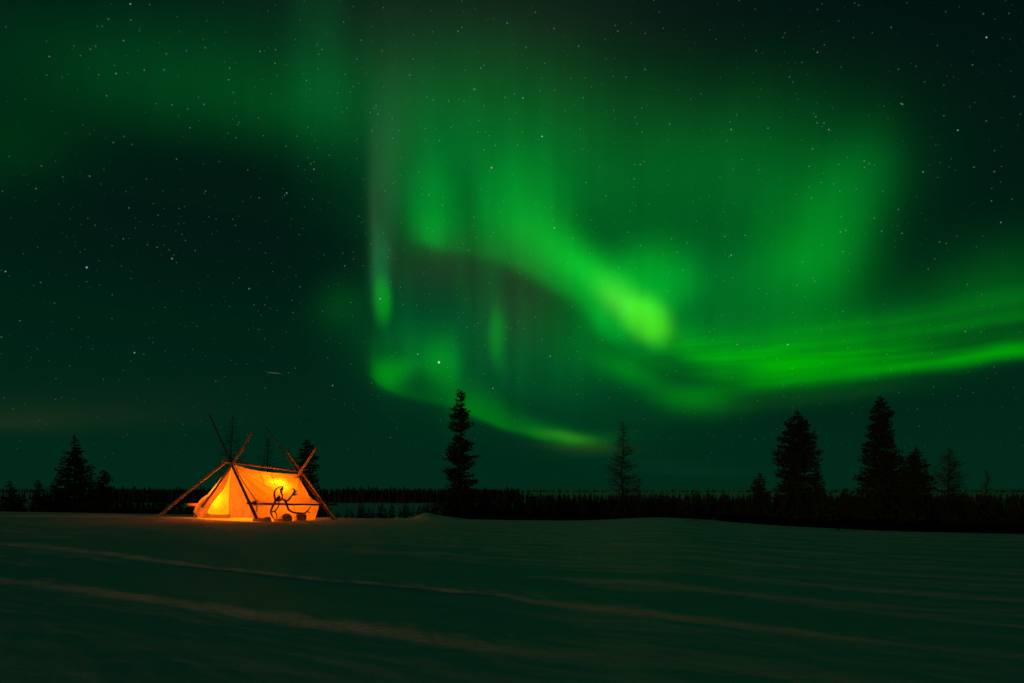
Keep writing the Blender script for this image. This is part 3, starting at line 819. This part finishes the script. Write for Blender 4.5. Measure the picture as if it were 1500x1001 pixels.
def wr_roof(u, v):
    a = math.atan2(v, u + 0.02)
    s = 0.060 * math.sin(a * 21 + 1) * math.exp(-2.2 * math.hypot(u, v)) * min(1, 6 * math.hypot(u, v))
    a2 = math.atan2(v, 1.02 - u)
    s += 0.045 * math.sin(a2 * 17) * math.exp(-2.5 * math.hypot(1 - u, v)) * min(1, 6 * math.hypot(1 - u, v))
    s += 0.030 * math.sin(5.5 * (u * 2.2 + v * 3.4) + 2 * math.sin(v * 4)) * math.sin(math.pi * v) * math.sin(math.pi * u)
    s -= 0.10 * math.sin(math.pi * v) * math.sin(math.pi * u) ** .5
    return s
cloth('roof_panel', [A, Q(352, 683.5, 21.75), Q(362, 686.5, 22.0), Q(383, 690, 22.6), Q(400, 692, 23.05), B],
      [EF, Q(400, 736.6, 21.5), Q(430, 737, 22.2), EB],
      [A, Q(351, 697, 21.3), Q(362, 715, 21.1), EF],
      [B, Q(447, 716, 23.65), Q(455, 729, 23.4), EB], M_canvas, tent, wr_roof)
def wr_wall(u, v):
    return 0.03 * math.sin(u * 23 + 2 * v) * v * math.sin(math.pi * u) + 0.02 * math.sin(u * 9 + 5 * v) * math.sin(math.pi * v)
cloth('side_wall', [EF, Q(400, 736.6, 21.5), Q(430, 737, 22.2), EB], [BF, Q(400, 760, 21.5), Q(430, 762, 22.2), BB], [EF, BF], [EB, BB], M_canvas, tent, wr_wall, m=20)
# far side of the roof, far wall and back gable close the room
EF2 = Q(291, 741, 22.9); EB2 = Q(400, 741, 25.4)
cloth('roof_panel', [A, Q(362, 687.5, 22.0), Q(400, 693, 23.05), B], [EF2, EB2], [A, EF2], [B, EB2], M_canvas, tent, lambda u, v: 0.04 * math.sin(math.pi * u) * math.sin(math.pi * v), n=24, m=16)
cloth('side_wall', [EF2, EB2], [Q(291, 757, 22.9), Q(400, 757, 25.4)], [EF2, Q(291, 757, 22.9)], [EB2, Q(400, 757, 25.4)], M_canvas, tent, None, n=20, m=6)
cloth('end_wall', [B, B + Vector((.01, 0, 0))], [Q(400, 758, 25.4), BB], [B, EB2, Q(400, 758, 25.4)], [B + Vector((.01, 0.02, 0)), Q(446, 716, 23.67), Q(454, 729, 23.43), Q(467, 737.6, 23.18), Q(464.5, 750, 23.15), BB], M_canvas, tent, None, n=24, m=16)
# front gable: two door leaves and a heavy drape over the left one
SPL_T = Q(338, 684, 21.45); SPL_B = Q(337, 758, 21.45)
cloth('door_flap', [A, A + Vector((.012, 0, 0))], [Q(289, 758, 22.1), Q(312, 758.5, 21.8), SPL_B],
      [A, Q(318, 716, 21.8), Q(300, 736, 22.0), Q(289, 758, 22.1)], [A + Vector((.012, 0, 0)), Q(338, 705, 21.45), Q(337, 730, 21.45), SPL_B], M_thin, tent,
      lambda u, v: .035 * math.sin(u * 13 + 1) * v * (1 - u) + 0.012 * math.sin(9 * u + 11 * v), label='single bright yellow sheet of the tent door')
cloth('door_flap', [A, A + Vector((.012, 0, 0))], [Q(335, 758.2, 21.40), Q(355, 758.5, 21.15), BF],
      [A, Q(336.5, 705, 21.40), Q(335.5, 730, 21.40), Q(335, 758.2, 21.40)], [A + Vector((.012, 0, 0)), Q(351, 697, 21.3), Q(362, 715, 21.12), Q(376, 735, 20.95), BF], M_thick, tent,
      lambda u, v: .030 * math.sin(u * 19) * (0.3 + v) * (1 - v * .3) * math.sin(math.pi * min(1, u * 1.0 + .02)) + .02 * math.sin(16 * v + 4 * u) * math.sin(math.pi * u))
cloth('drape', [A + Vector((-.02, -.03, 0)), A + Vector((0, -.04, 0))], [Q(285, 746, 22.15), Q(287, 754, 22.05), Q(291, 758.5, 21.95), Q(303, 758.7, 21.8)],
      [A + Vector((-.02, -.03, 0)), Q(327, 705, 21.7), Q(318, 718, 21.85), Q(305, 724, 22.0), Q(292, 733, 22.1), Q(285, 746, 22.15)],
      [A + Vector((0, -.04, 0)), Q(335, 700, 21.40), Q(328, 716, 21.48), Q(316, 731, 21.6), Q(304, 748, 21.75), Q(303, 758.7, 21.8)], M_thick, tent,
      lambda u, v: .05 * math.sin(u * 11 + 3 * v) * v + .02 * math.sin(u * 25 + 7 * v) * v, label='loose doubled canvas drape hanging over the door, darker orange')
cloth('snow_skirt', [Q(300, 752, 21.65), Q(318, 754, 21.45), Q(338, 753.5, 21.3)], [Q(298, 759.5, 21.6), Q(318, 759.5, 21.4), Q(338, 759.5, 21.25)],
      [Q(300, 752, 21.65), Q(298, 759.5, 21.6)], [Q(338, 753.5, 21.3), Q(338, 759.5, 21.25)], M_thick, tent, lambda u, v: .03 * math.sin(u * 30) * v, n=40, m=6)

def pole(p0, p1, r0, r1, mat=None, seed=0, label=None, bend=0.03):
    r_ = random.Random(seed); b = MB(); n = 12
    pts = []; rad = []
    off = Vector((r_.uniform(-1, 1), r_.uniform(-1, 1), r_.uniform(-1, 1))) * bend
    for k in range(n + 1):
        t = k / n
        pts.append(p0.lerp(p1, t) + off * math.sin(math.pi * t) + Vector((r_.uniform(-1, 1), r_.uniform(-1, 1), r_.uniform(-1, 1))) * .004)
        rad.append((r0 + (r1 - r0) * t) * 0.88 * r_.uniform(.96, 1.05))
    b.tube(pts, rad, 10)
    o = b.obj('pole', mat or M_wood, tent, True)
    if label: o['label'] = label
    return o
pole(Q(230, 758.5, 20.9), Q(337, 672, 21.55), .062, .052, seed=1, label='long slanting brace pole reaching out to the left')
pole(Q(296, 743, 21.85), Q(370.5, 631.5, 20.9), .058, .040, seed=2)
pole(Q(376, 759.5, 20.72), Q(306, 606, 22.05), .060, .028, M_wood_shaded, seed=3, label='dark front pole running up to the highest tip')
pole(Q(326, 675.5, 21.25), Q(443, 691, 24.15), .055, .045, seed=4, label='ridge pole above the canvas')
pole(Q(338, 681, 21.7), Q(358.5, 657, 21.45), .035, .028, seed=5)
pole(Q(464.5, 655, 23.1), Q(434.5, 700, 23.7), .062, .064, seed=6, bend=.0)
pole(Q(420.5, 660, 24.5), Q(492, 761, 22.6), .064, .064, seed=7)
pole(Q(389, 626, 25.4), Q(488, 761, 23.3), .026, .055, M_wood_shaded, seed=8)
pole(Q(362, 737.3, 20.75), Q(494, 739.2, 23.62), .050, .040, M_wood_shaded, seed=9, label='dark side rail along the near eave')
pole(Q(274, 739.5, 22.2), Q(398, 740.5, 25.5), .070, .05, seed=10)
pole(Q(285.5, 742, 22.35), Q(284.5, 759, 22.3), .03, .03, M_wood_shaded, seed=11)
pole(Q(434, 690, 24.1), Q(452, 688, 24.0), .018, .012, seed=12)
pole(Q(436, 694, 24.0), Q(453, 695, 23.8), .016, .010, seed=13)
pole(Q(437, 688, 24.2), Q(448, 682, 24.1), .014, .010, seed=14)
pole(Q(428, 755, 23.7), Q(445, 690, 24.2), .05, .05, M_wood_shaded, seed=15)

def rope(pts, r=.009):
    b = MB(); q = [curve_pt(pts, k / 14) for k in range(15)]
    b.tube(q, [r] * 15, 5)
    return b.obj('rope', M_rope, tent)
rope([Q(343, 680, 21.35), Q(351, 697, 21.18), Q(363, 716, 21.0), Q(374, 732, 20.85), Q(378, 734, 20.85)], .013)
rope([Q(379.5, 690, 22.3), Q(383, 699, 22.0), Q(387, 711, 21.8)])
rope([Q(398, 692, 22.8), Q(399, 700, 22.4), Q(404, 712, 22.1)])
rope([Q(376.5, 738, 20.8), Q(377, 744, 20.8), Q(376, 750, 20.8)], .008)
rope([Q(431, 739, 22.1), Q(431, 745, 22.08), Q(433, 749, 22.05)], .008)
# lashings where the poles cross
for k, (px, py, D) in enumerate([(340, 676, 21.45), (436.5, 690, 24.05), (373, 737, 20.8), (477, 739, 23.1)]):
    b = MB(); c = Q(px, py, D)
    for j in range(5):
        ang0 = rnd.uniform(0, 6); ax_ = Vector((rnd.uniform(-1, 1), rnd.uniform(-1, 1), rnd.uniform(-1, 1))).normalized()
        a_ = ax_.orthogonal().normalized(); b_ = ax_.cross(a_)
        R = .085
        b.tube([c + (a_ * math.cos(t * .5236 + ang0) + b_ * math.sin(t * .5236 + ang0)) * R for t in range(13)], [.011] * 13, 5)
    b.obj('lashing', M_rope, tent)

# ------------------------------------------------------------------ lanterns inside the tent
def lantern(px, py, D, strength, label, r=.055):
    m = bpy.data.materials.new('lantern_flame'); m.use_nodes = True
    t = m.node_tree
    for n in list(t.nodes): t.nodes.remove(n)
    e = t.nodes.new('ShaderNodeEmission'); e.inputs[0].default_value = (1.0, 0.168, 0.002, 1); e.inputs[1].default_value = strength
    o_ = t.nodes.new('ShaderNodeOutputMaterial'); t.links.new(e.outputs[0], o_.inputs[0])
    p = P(px, py, D)
    root = empty('lantern', p - Vector((0, 0, .14)))
    tag(root, label, 'lantern')
    bm = bmesh.new(); bmesh.ops.create_icosphere(bm, subdivisions=2, radius=r)
    bmesh.ops.scale(bm, vec=(1, 1, 1.25), verts=bm.verts); bmesh.ops.translate(bm, vec=(0, 0, .14), verts=bm.verts)
    me = bpy.data.meshes.new('globe'); bm.to_mesh(me); bm.free(); me.materials.append(m)
    link(bpy.data.objects.new('globe', me), root)
    b = MB()
    b.tube([(0, 0, 0), (0, 0, .03), (0, 0, .06), (0, 0, .075)], [.055, .06, .045, .03], 12)
    b.obj('fuel_base', M_metal, root)
    c = MB(); c.tube([(0, 0, .205), (0, 0, .22), (0, 0, .25)], [.03, .035, .012], 12)
    pts = [(.06 * math.cos(k * math.pi / 8), 0, .22 + .10 * math.sin(k * math.pi / 8)) for k in range(9)]
    c.tube(pts, [.003] * 9, 4)
    c.obj('cap', M_metal, root)
lantern(400, 717, 22.75, 1600, 'lit lantern hung high under the roof, its glow a bright spot on the side')
lantern(330, 728, 22.3, 950, 'lit lantern low inside the front door of the tent, lighting it yellow')

# ------------------------------------------------------------------ antlers leaning on the rail
def antler(name_pts, root, D0):
    for kind, pts in name_pts:
        b = MB()
        for line in pts:
            q = [P(x, y, D) - root.location for x, y, D, r in line]
            rr = [r * 1.12 for *_, r in line]
            n = 6 * (len(line) - 1)
            L = [0]
            for a_, b_ in zip(q[:-1], q[1:]): L.append(L[-1] + (b_ - a_).length)
            P_ = []; R_ = []
            for k in range(n + 1):
                s = k / n
                P_.append(curve_pt(q, s))
                R_.append(float(np.interp(s * L[-1], L, rr)))
            b.tube(P_, R_, 8)
        b.obj(kind, M_antler, root, True)
def zx(x, y, D, r):   # coordinates read off an enlargement of the antlers
    return (395 + x / 12.51, 690 + y / 12.51, D, r)
ar = empty('caribou_antlers', P(402, 761, 21.2))
tag(ar, 'dark pair of branching caribou antlers propped against the rail of the glowing tent', 'antlers')
beam1 = [
  [zx(70, 875, 21.35, .018), zx(35, 800, 21.3, .026), zx(20, 740, 21.3, .030), zx(70, 620, 21.25, .032), zx(105, 545, 21.2, .036), zx(85, 450, 21.2, .030), zx(95, 370, 21.25, .026), zx(150, 310, 21.3, .022), zx(215, 290, 21.35, .018), zx(250, 300, 21.35, .012)],
  [zx(25, 755, 21.28, .026), zx(95, 735, 21.2, .026), zx(150, 670, 21.15, .022), zx(170, 600, 21.15, .018), zx(165, 560, 21.15, .014)],
  [zx(90, 740, 21.2, .020), zx(125, 790, 21.2, .020), zx(130, 865, 21.2, .014)]]
palm1 = [
  [zx(105, 550, 21.2, .03), zx(150, 510, 21.2, .052), zx(170, 470, 21.2, .04), zx(172, 440, 21.2, .010)],
  [zx(150, 520, 21.2, .04), zx(135, 480, 21.2, .012)], [zx(160, 520, 21.2, .045), zx(200, 470, 21.2, .012)], [zx(130, 545, 21.2, .035), zx(180, 545, 21.2, .03), zx(215, 520, 21.2, .028)]]
beam2 = [
  [zx(200, 515, 21.2, .030), zx(250, 525, 21.2, .034), zx(290, 560, 21.2, .040), zx(320, 640, 21.25, .034), zx(355, 715, 21.3, .032), zx(430, 760, 21.4, .032), zx(540, 775, 21.6, .030), zx(640, 775, 21.8, .028), zx(690, 735, 21.85, .024), zx(735, 680, 21.9, .018), zx(745, 640, 21.9, .007)],
  [zx(290, 560, 21.2, .034), zx(345, 530, 21.15, .028), zx(400, 460, 21.1, .026), zx(440, 410, 21.1, .034), zx(460, 370, 21.1, .036), zx(445, 335, 21.1, .020), zx(410, 318, 21.1, .005)],
  [zx(225, 515, 21.2, .026), zx(232, 450, 21.2, .024), zx(215, 400, 21.2, .036), zx(215, 350, 21.2, .050), zx(235, 310, 21.2, .034), zx(255, 262, 21.2, .005)],
  [zx(210, 370, 21.2, .035), zx(185, 330, 21.2, .012), zx(172, 300, 21.2, .006)]]
tines = [
  [zx(455, 380, 21.1, .026), zx(480, 365, 21.1, .014), zx(510, 352, 21.1, .004)], [zx(455, 400, 21.1, .026), zx(490, 388, 21.1, .014), zx(518, 383, 21.1, .004)],
  [zx(430, 425, 21.1, .030), zx(480, 430, 21.1, .024), zx(525, 418, 21.1, .005)], [zx(430, 440, 21.1, .026), zx(470, 440, 21.1, .02), zx(500, 432, 21.1, .006)],
  [zx(735, 680, 21.9, .014), zx(758, 678, 21.9, .004)], [zx(695, 735, 21.85, .02), zx(720, 765, 21.85, .015), zx(755, 770, 21.85, .004)],
  [zx(655, 770, 21.8, .016), zx(665, 820, 21.8, .013), zx(668, 885, 21.8, .008)]]
antler([('antler', beam1), ('antler', beam2), ('brow_palm', palm1)] + [('tine', [t]) for t in tines], ar, 21.2)

# ---- lumps against the wall
def lumpy(px, py, D, rx, ry, rz, seed, label):
    c = P(px, py, D); c.z = H(c.x, c.y) - 0.04
    root = empty('gear_sack', c); tag(root, label, 'sack', 'sacks against the tent wall')
    bm = bmesh.new(); bmesh.ops.create_icosphere(bm, subdivisions=4, radius=1)
    V = np.array([v.co[:] for v in bm.verts])
    k = vnoise(V[:, 0] * 1.7 + seed * 5, V[:, 1] * 1.7 + V[:, 2] * 1.3, seed) * .35 + vnoise(V[:, 0] * 4, V[:, 2] * 4 + V[:, 1] * 3, seed + 9) * .14
    for v, s in zip(bm.verts, k):
        x, y, z = v.co
        w = 1 + s
        v.co = (math.copysign(abs(x) ** .6, x) * rx * w, y * ry * w, (math.copysign(abs(z) ** .55, z) * w + .75) * rz * .6)
    me = bpy.data.meshes.new('sack_body'); bm.to_mesh(me); bm.free(); me.materials.append(M_sack); me.shade_smooth()
    link(bpy.data.objects.new('sack_body', me), root)
    b = MB(); top = Vector((rx * .8, -.04, rz * .72))
    b.tube([top - Vector((0, 0, .08)), top, top + Vector((.03, 0, .05))], [.03, .02, .035], 8)
    b.obj('tied_neck', M_sack, root)
lumpy(384, 757, 21.25, .33, .10, .20, 1, 'low dark sack nearest the front pole, against the tent wall')
lumpy(414, 757, 21.9, .33, .10, .31, 2, 'dark rounded sack behind the tallest antler loop, against the tent wall')
lumpy(439, 758, 22.4, .27, .10, .30, 3, 'dark flat-topped sack under the long lower antler beam, against the tent wall')

# ---- bent twigs poking out of the snow crest
def twig(pts, r, label):
    c = P(*pts[0]); root = c.copy()
    b = MB(); q = [P(*p) - root for p in pts]
    b.tube([curve_pt(q, k / 16) for k in range(17)], [r * (1 - .5 * k / 16) for k in range(17)], 5)
    o = b.obj('bent_twig', M_bark); o.location = root
    tag(o, label, 'twig')
twig([(1223, 779, 17.2), (1232, 774, 17.2), (1240, 772.5, 17.2), (1248, 775, 17.2), (1253, 780, 17.2)], .014, 'thin bowed twig arching out of the snow edge below the big right-hand spruces')
twig([(980, 768, 19.0), (993, 768, 18.9), (1008, 763.5, 18.8), (1022, 763, 18.8), (1035, 768.5, 18.8), (1042, 771, 18.8)], .014, 'long thin twig lying curved on the snow crest right of the lone larch')
